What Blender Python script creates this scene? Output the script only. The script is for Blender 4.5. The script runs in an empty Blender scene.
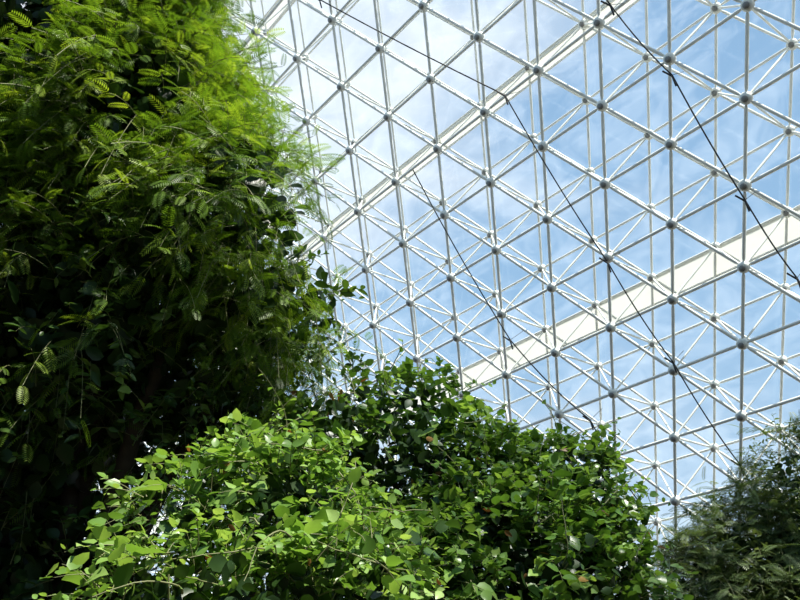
import bpy, numpy as np, math
from mathutils import Vector
rng=np.random.default_rng(7)
scene=bpy.context.scene
scene.view_settings.view_transform='Standard'
scene.view_settings.look='None'
COL=bpy.context.collection

# ---------------------------------------------------------------- helpers
def norm(v): return v/np.maximum(np.linalg.norm(v,axis=-1,keepdims=True),1e-9)
class Buf:
    def __init__(s): s.v=[];s.l=[];s.n=[];s.m=[];s.t=[];s.c=0
    def add(s,V,loops,counts,mat=0,tint=None):
        V=np.asarray(V,float).reshape(-1,3)
        s.v.append(V); s.l.append(np.asarray(loops,np.int64).ravel()+s.c)
        counts=np.asarray(counts,np.int64).ravel(); s.n.append(counts)
        s.m.append(np.full(len(counts),mat,np.int32))
        s.t.append(np.full(len(V),.5) if tint is None else np.asarray(tint,float).ravel())
        s.c+=len(V)
    def build(s,name,mats,smooth=False,parent=None):
        V=np.concatenate(s.v);Lp=np.concatenate(s.l);N=np.concatenate(s.n);M=np.concatenate(s.m);T=np.concatenate(s.t)
        me=bpy.data.meshes.new(name)
        me.vertices.add(len(V));me.vertices.foreach_set("co",V.astype(np.float32).ravel())
        me.loops.add(len(Lp));me.loops.foreach_set("vertex_index",Lp.astype(np.int32))
        me.polygons.add(len(N));me.polygons.foreach_set("loop_start",np.concatenate([[0],np.cumsum(N)[:-1]]).astype(np.int32))
        for m in mats: me.materials.append(m)
        me.polygons.foreach_set("material_index",M)
        me.update(calc_edges=True)
        if smooth: me.polygons.foreach_set("use_smooth",np.ones(len(N),bool))
        a=me.attributes.new("tint",'FLOAT','POINT');a.data.foreach_set("value",T.astype(np.float32))
        me.validate()
        ob=bpy.data.objects.new(name,me);COL.objects.link(ob)
        if parent: ob.parent=parent
        return ob
def tubes(buf,A,B,r0,r1,sides=6,mat=0,prof=None,tint=None):
    """straight tubes A->B, profile list of (t, radius factor)"""
    A=np.asarray(A,float);B=np.asarray(B,float);n=len(A)
    d=norm(B-A);ref=np.where(np.abs(d[:,2:3])<.9,[[0,0,1.]],[[1.,0,0]])
    u=norm(np.cross(d,ref));w=np.cross(d,u)
    prof=prof or [(0,1),(1,1)]
    ang=np.arange(sides)*2*math.pi/sides
    rings=[]
    r0=np.broadcast_to(r0,(n,));r1=np.broadcast_to(r1,(n,))
    for t,f in prof:
        r=((r0*(1-t)+r1*t)*f)[:,None,None]
        c=(A+(B-A)*t)[:,None,:]
        rings.append(c+r*(np.cos(ang)[None,:,None]*u[:,None,:]+np.sin(ang)[None,:,None]*w[:,None,:]))
    V=np.stack(rings,1).reshape(n,-1,3);k=V.shape[1]
    f=[]
    for j in range(len(prof)-1):
        for i in range(sides):
            i2=(i+1)%sides
            f.append([j*sides+i,j*sides+i2,(j+1)*sides+i2,(j+1)*sides+i])
    f=np.array(f)
    Lp=(f[None]+np.arange(n)[:,None,None]*k)
    T=None if tint is None else np.repeat(tint,k)
    buf.add(V,Lp,np.full(n*len(f),4),mat,T)
def polytube(buf,P,R,sides=6,mat=0):
    P=np.asarray(P,float);R=np.broadcast_to(R,(len(P),))
    tubes(buf,P[:-1],P[1:],R[:-1],R[1:],sides,mat)

# ---------------------------------------------------------------- materials
def new_mat(name):
    m=bpy.data.materials.new(name);m.use_nodes=True
    nt=m.node_tree;nt.nodes.clear()
    return m,nt,nt.nodes.new('ShaderNodeOutputMaterial')
def simple(name,col,rough=.5,metal=0,noise=0,scale=5,trans=0):
    m,nt,o=new_mat(name);p=nt.nodes.new('ShaderNodeBsdfPrincipled')
    p.inputs['Roughness'].default_value=rough;p.inputs['Metallic'].default_value=metal
    if noise:
        tc=nt.nodes.new('ShaderNodeTexCoord');n=nt.nodes.new('ShaderNodeTexNoise');n.inputs['Scale'].default_value=scale;n.inputs['Detail'].default_value=6
        r=nt.nodes.new('ShaderNodeValToRGB')
        r.color_ramp.elements[0].position=.3;r.color_ramp.elements[1].position=.7
        r.color_ramp.elements[0].color=[c*(1-noise) for c in col]+[1];r.color_ramp.elements[1].color=list(col)+[1]
        nt.links.new(tc.outputs['Object'],n.inputs['Vector']);nt.links.new(n.outputs[0],r.inputs[0]);nt.links.new(r.outputs[0],p.inputs['Base Color'])
    else: p.inputs['Base Color'].default_value=list(col)+[1]
    if trans:
        t=nt.nodes.new('ShaderNodeBsdfTranslucent');t.inputs[0].default_value=list(col)+[1]
        ms=nt.nodes.new('ShaderNodeMixShader');ms.inputs[0].default_value=trans
        nt.links.new(p.outputs[0],ms.inputs[1]);nt.links.new(t.outputs[0],ms.inputs[2]);nt.links.new(ms.outputs[0],o.inputs[0]);return m
    nt.links.new(p.outputs[0],o.inputs[0]);return m
def leafmat(name,dark,mid,light,trans,rough=.4,tmix=.35):
    m,nt,o=new_mat(name)
    at=nt.nodes.new('ShaderNodeAttribute');at.attribute_name='tint'
    r=nt.nodes.new('ShaderNodeValToRGB');e=r.color_ramp.elements
    e[0].position=0;e[0].color=list(dark)+[1];e[1].position=1;e[1].color=list(light)+[1]
    k=e.new(.5);k.color=list(mid)+[1]
    nt.links.new(at.outputs['Fac'],r.inputs[0])
    p=nt.nodes.new('ShaderNodeBsdfPrincipled');p.inputs['Roughness'].default_value=rough
    p.inputs['Specular IOR Level'].default_value=.4
    nt.links.new(r.outputs[0],p.inputs['Base Color'])
    t=nt.nodes.new('ShaderNodeBsdfTranslucent')
    mx=nt.nodes.new('ShaderNodeMix');mx.data_type='RGBA';mx.blend_type='MULTIPLY';mx.inputs[0].default_value=1
    mx.inputs[7].default_value=list(trans)+[1]
    nt.links.new(r.outputs[0],mx.inputs[6]);nt.links.new(mx.outputs[2],t.inputs[0])
    ms=nt.nodes.new('ShaderNodeMixShader');ms.inputs[0].default_value=tmix
    nt.links.new(p.outputs[0],ms.inputs[1]);nt.links.new(t.outputs[0],ms.inputs[2]);nt.links.new(ms.outputs[0],o.inputs[0])
    return m
m_steel=simple('white_painted_steel',(.88,.88,.82),.5,0,.12,3)
m_hub=simple('hub_grey',(.25,.25,.24),.4)
m_beam=simple('cream_translucent_panel',(.95,.91,.81),.6,0,.08,2,trans=.42)
m_cable=simple('black_cable',(.012,.012,.014),.6)
m_bark=simple('bark',(.07,.05,.035),.9,0,.5,8)
m_soil=simple('soil',(.05,.038,.025),.95,0,.5,2)
m_block=simple('light_block_rock',(.07,.065,.05),.9,0,.6,1.2)  # dark rock colour for the added light-blocking walls
m_stem=simple('green_stem',(.16,.17,.07),.6)
m_fern=leafmat('feathery_leaf',(.028,.065,.008),(.12,.22,.020),(.31,.41,.045),(1.4,1.4,.6),.5,.44)
m_shade=leafmat('shaded_leaf',(.014,.035,.008),(.05,.11,.02),(.13,.21,.04),(1.4,1.4,.6),.4,.27)  # darker leaf copy: shade within the crowns put into the colour
m_vine=leafmat('vine_leaf',(.045,.10,.018),(.15,.28,.05),(.33,.47,.14),(1.5,1.5,.7),.35,.35)
m_broad=leafmat('broad_leaf',(.025,.065,.010),(.10,.20,.035),(.25,.38,.09),(1.6,1.6,.7),.30,.32)
m_right=leafmat('dry_leaf',(.035,.065,.018),(.10,.15,.045),(.22,.28,.10),(1.5,1.5,.8),.5,.3)
m_dead=leafmat('old_leaf',(.10,.05,.015),(.22,.10,.03),(.40,.25,.06),(1.3,1.1,.8),.5,.35)
# glass
m_glass,nt,o=new_mat('roof_glass')
tr=nt.nodes.new('ShaderNodeBsdfTransparent');tr.inputs[0].default_value=(.95,.98,.99,1)
gl=nt.nodes.new('ShaderNodeBsdfGlossy');gl.inputs['Roughness'].default_value=.05
tl=nt.nodes.new('ShaderNodeBsdfTranslucent');tl.inputs[0].default_value=(.9,.93,.95,1)
tc=nt.nodes.new('ShaderNodeTexCoord');mp=nt.nodes.new('ShaderNodeMapping');mp.inputs['Scale'].default_value=(.5,.5,1.1);mp.inputs['Rotation'].default_value=(.3,.5,.2)
nz=nt.nodes.new('ShaderNodeTexNoise');nz.inputs['Scale'].default_value=1.2;nz.inputs['Detail'].default_value=10;nz.inputs['Roughness'].default_value=.65;nz.inputs['Distortion'].default_value=1.2
mr=nt.nodes.new('ShaderNodeMapRange');mr.inputs['From Min'].default_value=.42;mr.inputs['From Max'].default_value=.75;mr.inputs['To Min'].default_value=.07;mr.inputs['To Max'].default_value=.24
nt.links.new(tc.outputs['Object'],mp.inputs[0]);nt.links.new(mp.outputs[0],nz.inputs['Vector']);nt.links.new(nz.outputs[0],mr.inputs[0])
m1=nt.nodes.new('ShaderNodeMixShader');m2=nt.nodes.new('ShaderNodeMixShader');m2.inputs[0].default_value=.03
nt.links.new(mr.outputs[0],m1.inputs[0]);nt.links.new(tr.outputs[0],m1.inputs[1]);nt.links.new(tl.outputs[0],m1.inputs[2])
nt.links.new(m1.outputs[0],m2.inputs[1]);nt.links.new(gl.outputs[0],m2.inputs[2]);nt.links.new(m2.outputs[0],o.inputs[0])

# ---------------------------------------------------------------- sloping glass roof (octet space frame)
L=1.6
a=norm(np.array([.790,-.475,-.387]));n=np.array([-.602,-.4815,-.636]);n=norm(n-a*(n@a));b=np.cross(n,a)
O=np.array([4.094,12.06,13.106])
d2=math.sqrt(3)/2*a+.5*b; e=-.5*a+math.sqrt(3)/2*b
DEP=.80*L
nodes={};outer={}
for k in range(-11,9):
    for i in range(-40,40):
        al=i+k/2
        if -22<=al<=11: nodes[(i,k)]=O+L*(i*d2+k*b)
for (i,k) in nodes:
    if (i+1,k) in nodes and (i,k+1) in nodes:
        outer[(i,k)]=(nodes[(i,k)]+nodes[(i+1,k)]+nodes[(i,k+1)])/3-n*DEP
def edges(D):
    A=[];B=[]
    for (i,k),p in D.items():
        for q in ((i+1,k),(i,k+1),(i-1,k+1)):
            if q in D: A.append(p);B.append(D[q])
    return A,B
prof=[(0,.5),(.06,.55),(.12,1),(.88,1),(.94,.55),(1,.5)]
fr=Buf()
A,B=edges(nodes);tubes(fr,A,B,.036,.036,6,0,prof)
A,B=edges(outer);tubes(fr,A,B,.030,.030,6,0,prof)
A=[];B=[]
for (i,k),p in outer.items():
    for q in ((i,k),(i+1,k),(i,k+1)): A.append(p);B.append(nodes[q])
tubes(fr,A,B,.024,.024,6,0,prof)
def hubs(P,r,h,sides=12):
    P=np.array(P)
    tubes(fr,P-n*h,P+n*h,r,r,sides,0,[(0,.05),(0,.55),(.2,.9),(.5,1),(.8,.9),(1,.62),(1,.05)])
    tubes(fr,P+n*h*.9,P+n*h*1.25,r*.5,r*.5,8,1,[(0,1),(1,1),(1,.05)])
hubs(list(nodes.values()),.125,.09)
hubs(list(outer.values()),.115,.08,10)
fr.build('ceiling_space_frame',[m_steel,m_hub],smooth=False)
def panel(name,e0,e1):
    """single-skin translucent infill panel with two steel edge rails"""
    bf=Buf();P=lambda x,y,z:O+L*(x*d2+y*e)-n*z
    bf.add([P(-23,e0,DEP+.03),P(12,e0,DEP+.03),P(12,e1,DEP+.03),P(-23,e1,DEP+.03)],[0,1,2,3],[4],0)
    for y in (e0,e1): tubes(bf,[P(-23,y,DEP+.03)],[P(12,y,DEP+.03)],.03,.03,6,1)
    return bf.build(name,[m_beam,m_steel])
bf=Buf();bf.add([O+L*(x*d2+y*e)-n*(DEP+.09) for x,y in ((-23,-9.8),(12,-9.8),(12,7.5),(-23,7.5))],[0,1,2,3],[4])
bf.build('ceiling_glazing',[m_glass])
panel('ceiling_beam',-2.67,-2.33)
panel('ceiling_beam',.96,1.20)
panel('ceiling_beam',4.6,4.85)

# hanging cables
def cable(pts,sag=.12):
    bf=Buf();pts=[np.array(p,float) for p in pts];P=[]
    for s,(p,q) in enumerate(zip(pts[:-1],pts[1:])):
        for t in np.linspace(0,1,9)[(0 if s==0 else 1):]:
            c=p+(q-p)*t;P.append(O+L*(c[0]*a+c[1]*b)+n*(.4*L)+np.array([0,0,-4*sag*t*(1-t)]))
        h=O+L*(q[0]*a+q[1]*b)+n*.4*L
        polytube(bf,[h,h-n*.4*L],.006,5)
        polytube(bf,[h+np.array([-.16,0,.10]),h+np.array([0,0,-.03]),h+np.array([.05,.05,-.22])],.018,6)
    polytube(bf,P,.015,6)
    return bf.build('hanging_cable',[m_cable])
cable([(-.7,2.75),(.324,1.184),(1.034,.343),(1.843,-1.082),(2.41,-1.958),(3.6,-3.9)])
cable([(-1.16,.24),(.169,-1.931),(1.0,-3.2),(1.834,-4.474),(2.6,-5.8)])
cable([(-2.80,-.739),(-1.376,-3.225),(-.177,-4.27),(.5,-5.4)])
cable([(-8,3.3),(-4.17,1.79),(-1.16,.2435)],.05)

# ---------------------------------------------------------------- ground, and rock walls added to block sky light
bf=Buf();bf.add([(-40,-20,0),(40,-20,0),(40,40,0),(-40,40,0)],[0,1,2,3],[4]);bf.build('floor',[m_soil])
def light_block_wall(name,p0,p1,h):
    p0=np.array(p0,float);p1=np.array(p1,float);nx=40;nz_=24
    dr=p1-p0;nn=np.array([-dr[1],dr[0],0])/np.linalg.norm(dr)
    V=[]
    for j in range(nz_+1):
        for i in range(nx+1):
            q=p0+dr*i/nx+np.array([0,0,h*j/nz_])
            V.append(q+nn*(.5*math.sin(q[0]*.9+q[1]*.7+1.7*math.sin(q[2]*.8))+.3*math.sin(q[2]*2.1+q[0]+q[1]*1.3)+.15*math.sin(q[2]*5+q[0]*4)))
    F=[[j*(nx+1)+i,j*(nx+1)+i+1,(j+1)*(nx+1)+i+1,(j+1)*(nx+1)+i] for j in range(nz_) for i in range(nx)]
    bf=Buf();bf.add(V,F,[4]*len(F));bf.build(name,[m_block],smooth=True)
light_block_wall('light_block_left',(-8,-9,0),(-8,14,0),11)  # added wall: cuts ambient light from the left, backs gaps in the tree
light_block_wall('light_block_back',(12,-9,0),(-8,-9,0),9)  # unseen wall behind the camera, added to cut ambient light

# ---------------------------------------------------------------- foliage
def noise3(P,s):
    x=P*s;v=0
    for j,(w,ph) in enumerate(((1,0),(1.9,2.1),(3.7,4.4))):
        q=x*w+ph
        v=v+(np.sin(q[:,0]+1.3*np.sin(q[:,1]))+np.sin(q[:,1]*1.1+1.2*np.sin(q[:,2]+1))+np.sin(q[:,2]*.9+1.4*np.sin(q[:,0]+2)))/(3*(1+.6*j))
    return v
LT=np.array([[0,0,0],[.26,.18,.05],[.36,.45,.07],[.22,.78,.03],[0,1,-.08],[-.22,.78,.03],[-.36,.45,.07],[-.26,.18,.05],[0,.45,0],[0,.2,0],[0,.75,-.03]])
LF=[[0,1,9],[9,1,2,8],[8,2,3,10],[10,3,4],[0,9,7],[9,8,6,7],[8,10,5,6],[10,4,5]]
HT=LT*[1.2,1,1.2];HT[1]=[.36,.08,.05];HT[7]=[-.36,.08,.05];HT[3][0]=.2;HT[5][0]=-.2   # heart shaped
NT=LT*[.62,1,1]                                                    # lance shaped
def frond(np_=10):
    V=[];F=[]
    def q(p,d,w,l):
        s=np.array([-d[1],d[0],0]);i=len(V)
        V.extend([p,p+d*l*.45+s*w,p+d*l,p+d*l*.45-s*w]);F.append([i,i+1,i+2,i+3])
    q(np.array([0.,0,0]),np.array([0,1.,0]),.008,1)
    for j in range(np_):
        t=.08+.9*j/(np_-1);ln=.36*math.sin(math.pi*(.2+.68*t))**.7
        for s in (-1,1):
            q(np.array([0,t,0.]),norm(np.array([s*.86,.5,0])),.03,ln)
    V=np.array(V);V[:,2]=-.35*V[:,1]**2-.5*V[:,0]**2
    return V,F
FT,FF=frond()
def place(buf,T,F,pos,dr,nr,size,tint,mat=0):
    if len(pos)==0: return
    dr=norm(dr);side=norm(np.cross(dr,nr));up=np.cross(side,dr)
    V=pos[:,None]+size[:,None,None]*(T[None,:,:1]*side[:,None]+T[None,:,1:2]*dr[:,None]+T[None,:,2:3]*up[:,None])
    k=len(T);cnt=[len(f) for f in F];fl=np.concatenate([np.array(f) for f in F])
    Lp=fl[None]+np.arange(len(pos))[:,None]*k
    buf.add(V,Lp,np.tile(cnt,len(pos)),mat,np.repeat(tint,k))
def sprigs(blobs,per_m2,ns,thr,shell=(.75,1.05)):
    OP=[];OD=[]
    for (cx,cy,cz,rx,ry,rz) in blobs:
        R=np.array([rx,ry,rz]);N=int(per_m2*4*math.pi*(rx*ry*rz)**(2/3))
        u=norm(rng.normal(size=(N,3)))
        P=np.array([cx,cy,cz])+u*R*rng.uniform(shell[0],shell[1],(N,1))*(1+.2*noise3(u*R+cx,3.0))[:,None]
        ok=noise3(P,ns)>thr
        for (x,y,z,a1,b1,c1) in blobs:
            q=np.linalg.norm((P-[x,y,z])/[a1,b1,c1],axis=1)
            ok&=~(q<.62)
        ok&=P[:,2]>.1
        OP.append(P[ok]);OD.append(norm(u[ok]/R))
    return np.concatenate(OP),np.concatenate(OD)
def leafy(buf,blobs,per_m2,leaf,nleaf,slen,ns=2.6,thr=-.35,shell=(.75,1.05),mat=0,stem=1,droop=.35,tb=0.,tpl=None,petiole=.0):
    T=LT if tpl is None else tpl
    P,D=sprigs(blobs,per_m2,ns,thr,shell);N=len(P)
    dr=norm(D*.8+rng.normal(size=(N,3))*.55+[0,0,.25])
    ln=rng.uniform(.5,1.4,N)*slen
    ss=rng.uniform(.65,1.3,N)
    tt=rng.normal(.42+tb,.2,N)
    prev=P
    for j in range(nleaf):
        t=(j+.5)/nleaf
        c=P+dr*(ln*t)[:,None]+np.array([0,0,-1])*(droop*ln*t*t)[:,None]
        tubes(buf,prev,c,.004*(1.2-t),.004*(1.2-t),3,stem)
        prev=c
        side=norm(np.cross(dr,[0,0,1.]))*(1 if j%2 else -1)
        ld=norm(side*.8+dr*.5+rng.normal(size=(N,3))*.45+[0,0,-.15])
        nr=norm(rng.normal(size=(N,3))*.5+[0,0,.9]+D*.45)
        sz=leaf*ss*rng.uniform(.6,1.2,N)*(1.1-.4*t)
        place(buf,T,LF,c+ld*petiole,ld,nr,sz,np.clip(tt+rng.normal(0,.12,N)+.2*(t-.5),0,1),mat)
def feathery(buf,blobs,per_m2,size,slen,nf=5,ns=2.2,thr=-.3,shell=(.7,1.05),mat=0,tb=0.):
    P,D=sprigs(blobs,per_m2,ns,thr,shell);N=len(P)
    dr=norm(D*.8+rng.normal(size=(N,3))*.5+[0,0,.1])
    ln=rng.uniform(.5,1.5,N)*slen;tt=rng.normal(.45+tb,.2,N)
    prev=P
    for j in range(nf):
        t=(j+1)/nf
        c=P+dr*(ln*t)[:,None]+np.array([0,0,-1])*(.45*ln*t*t)[:,None]
        tubes(buf,prev,c,.003,.003,3,1);prev=c
        side=norm(np.cross(dr,[0,0,1.]))*(1 if j%2 else -1)
        fd=norm(side*(1. if j<nf-1 else .1)+dr*.7+rng.normal(size=(N,3))*.3+[0,0,-.15])
        nr=norm(rng.normal(size=(N,3))*.35+[0,0,1.]+D*.3)
        place(buf,FT,FF,c,fd,nr,size*rng.uniform(.6,1.3,N),np.clip(tt+rng.normal(0,.08,N),0,1),mat)
def core(buf,blobs,leaf,per,mat=0):  # dark-tinted leaf fill, so gaps in the crown look deep and shaded
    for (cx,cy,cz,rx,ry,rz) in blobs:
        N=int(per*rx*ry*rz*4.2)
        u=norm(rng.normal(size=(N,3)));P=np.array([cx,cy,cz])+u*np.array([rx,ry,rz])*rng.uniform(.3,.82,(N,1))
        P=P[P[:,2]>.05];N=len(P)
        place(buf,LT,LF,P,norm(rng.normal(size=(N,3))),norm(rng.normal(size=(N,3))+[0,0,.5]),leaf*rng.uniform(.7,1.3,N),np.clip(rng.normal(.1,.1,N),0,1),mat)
def scatter(buf,blobs,N,leaf,mat):
    for _ in range(N):
        cx,cy,cz,rx,ry,rz=blobs[rng.integers(len(blobs))]
        u=norm(rng.normal(size=3)+[0,-.6,.2]);p=np.array([[cx,cy,cz]])+u*[rx,ry,rz]*rng.uniform(.9,1.15)
        place(buf,NT,LF,p,norm(rng.normal(size=(1,3))+[0,0,-.6]),norm(rng.normal(size=(1,3))),np.array([leaf*rng.uniform(.6,1.2)]),rng.uniform(0,1,1),mat)
def trunk(buf,base,tips,r,mat=2):
    base=np.array(base,float)
    for tip in tips:
        tip=np.array(tip,float);P=[]
        for t in np.linspace(0,1,12):
            c=base*(1-t)+tip*t;c[0]=base[0]*(1-t**1.8)+tip[0]*t**1.8;c[1]=base[1]*(1-t**1.6)+tip[1]*t**1.6
            c+=np.array([math.sin(t*7+tip[0]),math.cos(t*6+tip[1]),0])*.08*math.sin(math.pi*t)
            P.append(c)
        polytube(buf,P,np.linspace(r,r*.18,12),8,mat)
def tendrils(buf,blobs,N,ln,mat=1,leafm=0,leaf=.05):
    for _ in range(N):
        cx,cy,cz,rx,ry,rz=blobs[rng.integers(len(blobs))]
        u=norm(rng.normal(size=3)+[0,-.4,.6]);p=np.array([cx,cy,cz])+u*[rx,ry,rz]
        d=norm(u+rng.normal(size=3)*.6);P=[p];k=rng.normal(size=3)*.28
        for j in range(9):
            d=norm(d+k+rng.normal(size=3)*.12+[0,0,-.05]);P.append(P[-1]+d*ln/9)
        P=np.array(P);polytube(buf,P,np.linspace(.005,.002,10),4,mat)
        q=P[2::2];m=len(q)
        place(buf,LT,LF,q,norm(rng.normal(size=(m,3))),norm(rng.normal(size=(m,3))*.4+[0,0,1]),leaf*rng.uniform(.6,1.2,m),rng.uniform(.4,.9,m),leafm)

# --- feathery tree on the left
T=[(-3.4,5.83,7.5,1.6,1.3,1.5),(-2.8,5.13,8.72,1.0,1.1,1.2),(-2.34,5.7,6.73,.95,1.0,1.0),(-1.49,5.67,5.78,.76,.85,.7),
(-1.1,6.24,5.15,.60,.7,.58),(-2.63,6.06,5.1,1.3,1.1,1.2),(-1.83,6.64,4.6,.9,.9,.9),(-3.33,6.6,4.19,1.4,1.2,1.4),(-3.94,6.03,6.16,1.4,1.2,1.5),(-3.2,6.9,2.4,1.6,1.2,1.5)]
tb=Buf()
trunk(tb,(-3.0,7.4,0),[(x,y,z) for x,y,z,_,_,_ in T[:9]],.17)
feathery(tb,T[:4]+[T[8]],68,.15,.40,5,thr=-.35,shell=(.72,1.0),tb=.04)
feathery(tb,[T[4]],64,.14,.30,5,thr=-.5,shell=(.72,1.0),tb=.03)
feathery(tb,[T[5],T[6]],26,.15,.42,5,ns=1.6,thr=-.15,tb=-.05)
leafy(tb,[T[5],T[6],T[7],T[9]],16,.12,6,.35,mat=3,tb=.05,tpl=NT,shell=(.7,.95))
leafy(tb,[T[4],T[6]],30,.12,6,.3,mat=3,tb=.25,tpl=NT,shell=(.7,1.0))
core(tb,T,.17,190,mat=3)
tb.build('feathery_acacia_tree',[m_fern,m_stem,m_bark,m_shade])
# --- vine thicket in the foreground
Vb=[(-.72,4.1,2.08,.55,.55,.55),(-.72,4.9,2.95,.48,.45,.42),(-1.15,4.2,2.15,.38,.45,.38),(-.3,4.5,2.25,.5,.5,.5),(-1.2,5.05,2.85,.45,.42,.45),(-.8,5.3,3.25,.42,.35,.36),(-1.0,4.3,1.1,1.0,.7,1.0)]
vb=Buf();trunk(vb,(-1,4.6,0),[v[:3] for v in Vb[:6]],.05)
leafy(vb,Vb,28,.115,5,.32,mat=0,tb=.08,tpl=HT,petiole=.03,thr=-.2);leafy(vb,Vb,48,.068,8,.28,mat=0,tb=.08,thr=-.25)
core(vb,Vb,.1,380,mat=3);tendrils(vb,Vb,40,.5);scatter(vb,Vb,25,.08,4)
vb.build('climbing_vine',[m_vine,m_stem,m_bark,m_shade,m_dead])
# --- broadleaf shrub mound
Mb=[(-.12,6.75,3.95,.80,.7,.78),(.62,6.98,3.62,.62,.65,.56),(1.5,6.98,3.62,.60,.62,.60),(1.55,6.73,2.95,.5,.55,.55),(.375,6.28,2.7,.9,.7,.75),(-.48,5.76,2.6,.7,.6,.7),(1.0,6.32,2.7,.8,.7,.75),(-.65,6.4,3.85,.5,.5,.55),
(.5,6.6,1.4,1.5,.9,1.3)]
mb=Buf();trunk(mb,(.6,6.8,0),[v[:3] for v in Mb[:8]],.07)
leafy(mb,Mb,46,.115,6,.26,mat=0,thr=-.35,tb=.08);leafy(mb,Mb,38,.08,8,.32,mat=0,tb=.18,tpl=HT,thr=-.35)
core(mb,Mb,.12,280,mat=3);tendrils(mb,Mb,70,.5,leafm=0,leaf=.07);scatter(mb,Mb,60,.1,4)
mb.build('broadleaf_shrub',[m_broad,m_stem,m_bark,m_shade,m_dead])
# --- small fine tree at right
Fb=[(4.95,11.3,3.9,.95,.9,.9),(5.75,10.8,4.75,.75,.8,.9),(4.05,11,3.5,.6,.7,.7),(5.4,10.9,3.9,.8,.8,.8),(5.2,11,2.4,1.5,1.2,1.4)]
fb=Buf();trunk(fb,(5.1,11.1,0),[v[:3] for v in Fb[:4]],.1)
feathery(fb,Fb,60,.18,.5,5);leafy(fb,Fb,45,.085,8,.35,mat=0,tb=.05,tpl=NT,thr=-.5);core(fb,Fb,.12,220,mat=3)
fb.build('fine_leaf_tree',[m_right,m_stem,m_bark,m_shade])

# ---------------------------------------------------------------- light
w=bpy.data.worlds.new('sky');scene.world=w;w.use_nodes=True;nt=w.node_tree;nt.nodes.clear()
out=nt.nodes.new('ShaderNodeOutputWorld');bg=nt.nodes.new('ShaderNodeBackground');bg.inputs['Strength'].default_value=1.0
tc=nt.nodes.new('ShaderNodeTexCoord');sp=nt.nodes.new('ShaderNodeSeparateXYZ');nt.links.new(tc.outputs['Generated'],sp.inputs[0])
gr=nt.nodes.new('ShaderNodeValToRGB');E=gr.color_ramp.elements
E[0].position=0;E[0].color=(.60,.76,.90,1);E[1].position=.9;E[1].color=(.15,.35,.64,1);k=E.new(.45);k.color=(.23,.46,.74,1)
nt.links.new(sp.outputs[2],gr.inputs[0])
mp=nt.nodes.new('ShaderNodeMapping');mp.inputs['Scale'].default_value=(1,1,2.0);nt.links.new(tc.outputs['Generated'],mp.inputs[0])
nz=nt.nodes.new('ShaderNodeTexNoise');nz.inputs['Scale'].default_value=2.4;nz.inputs['Detail'].default_value=6;nz.inputs['Distortion'].default_value=.5;nt.links.new(mp.outputs[0],nz.inputs['Vector'])
dp=nt.nodes.new('ShaderNodeVectorMath');dp.operation='DOT_PRODUCT';dp.inputs[1].default_value=(-.16,.62,.77);nt.links.new(tc.outputs['Generated'],dp.inputs[0])
mr=nt.nodes.new('ShaderNodeMapRange');mr.inputs['From Min'].default_value=.90;mr.inputs['From Max'].default_value=1.0;mr.inputs['To Min'].default_value=-.12;mr.inputs['To Max'].default_value=.19;nt.links.new(dp.outputs['Value'],mr.inputs[0])
ad=nt.nodes.new('ShaderNodeMath');ad.operation='ADD';nt.links.new(nz.outputs[0],ad.inputs[0]);nt.links.new(mr.outputs[0],ad.inputs[1])
cr=nt.nodes.new('ShaderNodeMapRange');cr.interpolation_type='SMOOTHSTEP';cr.inputs['From Min'].default_value=.38;cr.inputs['From Max'].default_value=.90;nt.links.new(ad.outputs[0],cr.inputs[0])
mx=nt.nodes.new('ShaderNodeMix');mx.data_type='RGBA';mx.inputs[7].default_value=(1.1,1.12,1.15,1)
nt.links.new(cr.outputs[0],mx.inputs[0]);nt.links.new(gr.outputs[0],mx.inputs[6]);nt.links.new(mx.outputs[2],bg.inputs[0]);nt.links.new(bg.outputs[0],out.inputs[0])
s=bpy.data.lights.new('sun','SUN');s.energy=10;s.angle=.01;s.color=(1,.96,.86)
so=bpy.data.objects.new('sun',s);COL.objects.link(so);so.rotation_euler=Vector((.34,-.36,.87)).to_track_quat('Z','Y').to_euler()

cam=bpy.data.cameras.new('camera');cam.sensor_width=36;cam.lens=36
co=bpy.data.objects.new('camera',cam);COL.objects.link(co);co.location=(0,0,1.6);co.rotation_euler=(math.radians(120),0,0)
scene.camera=co
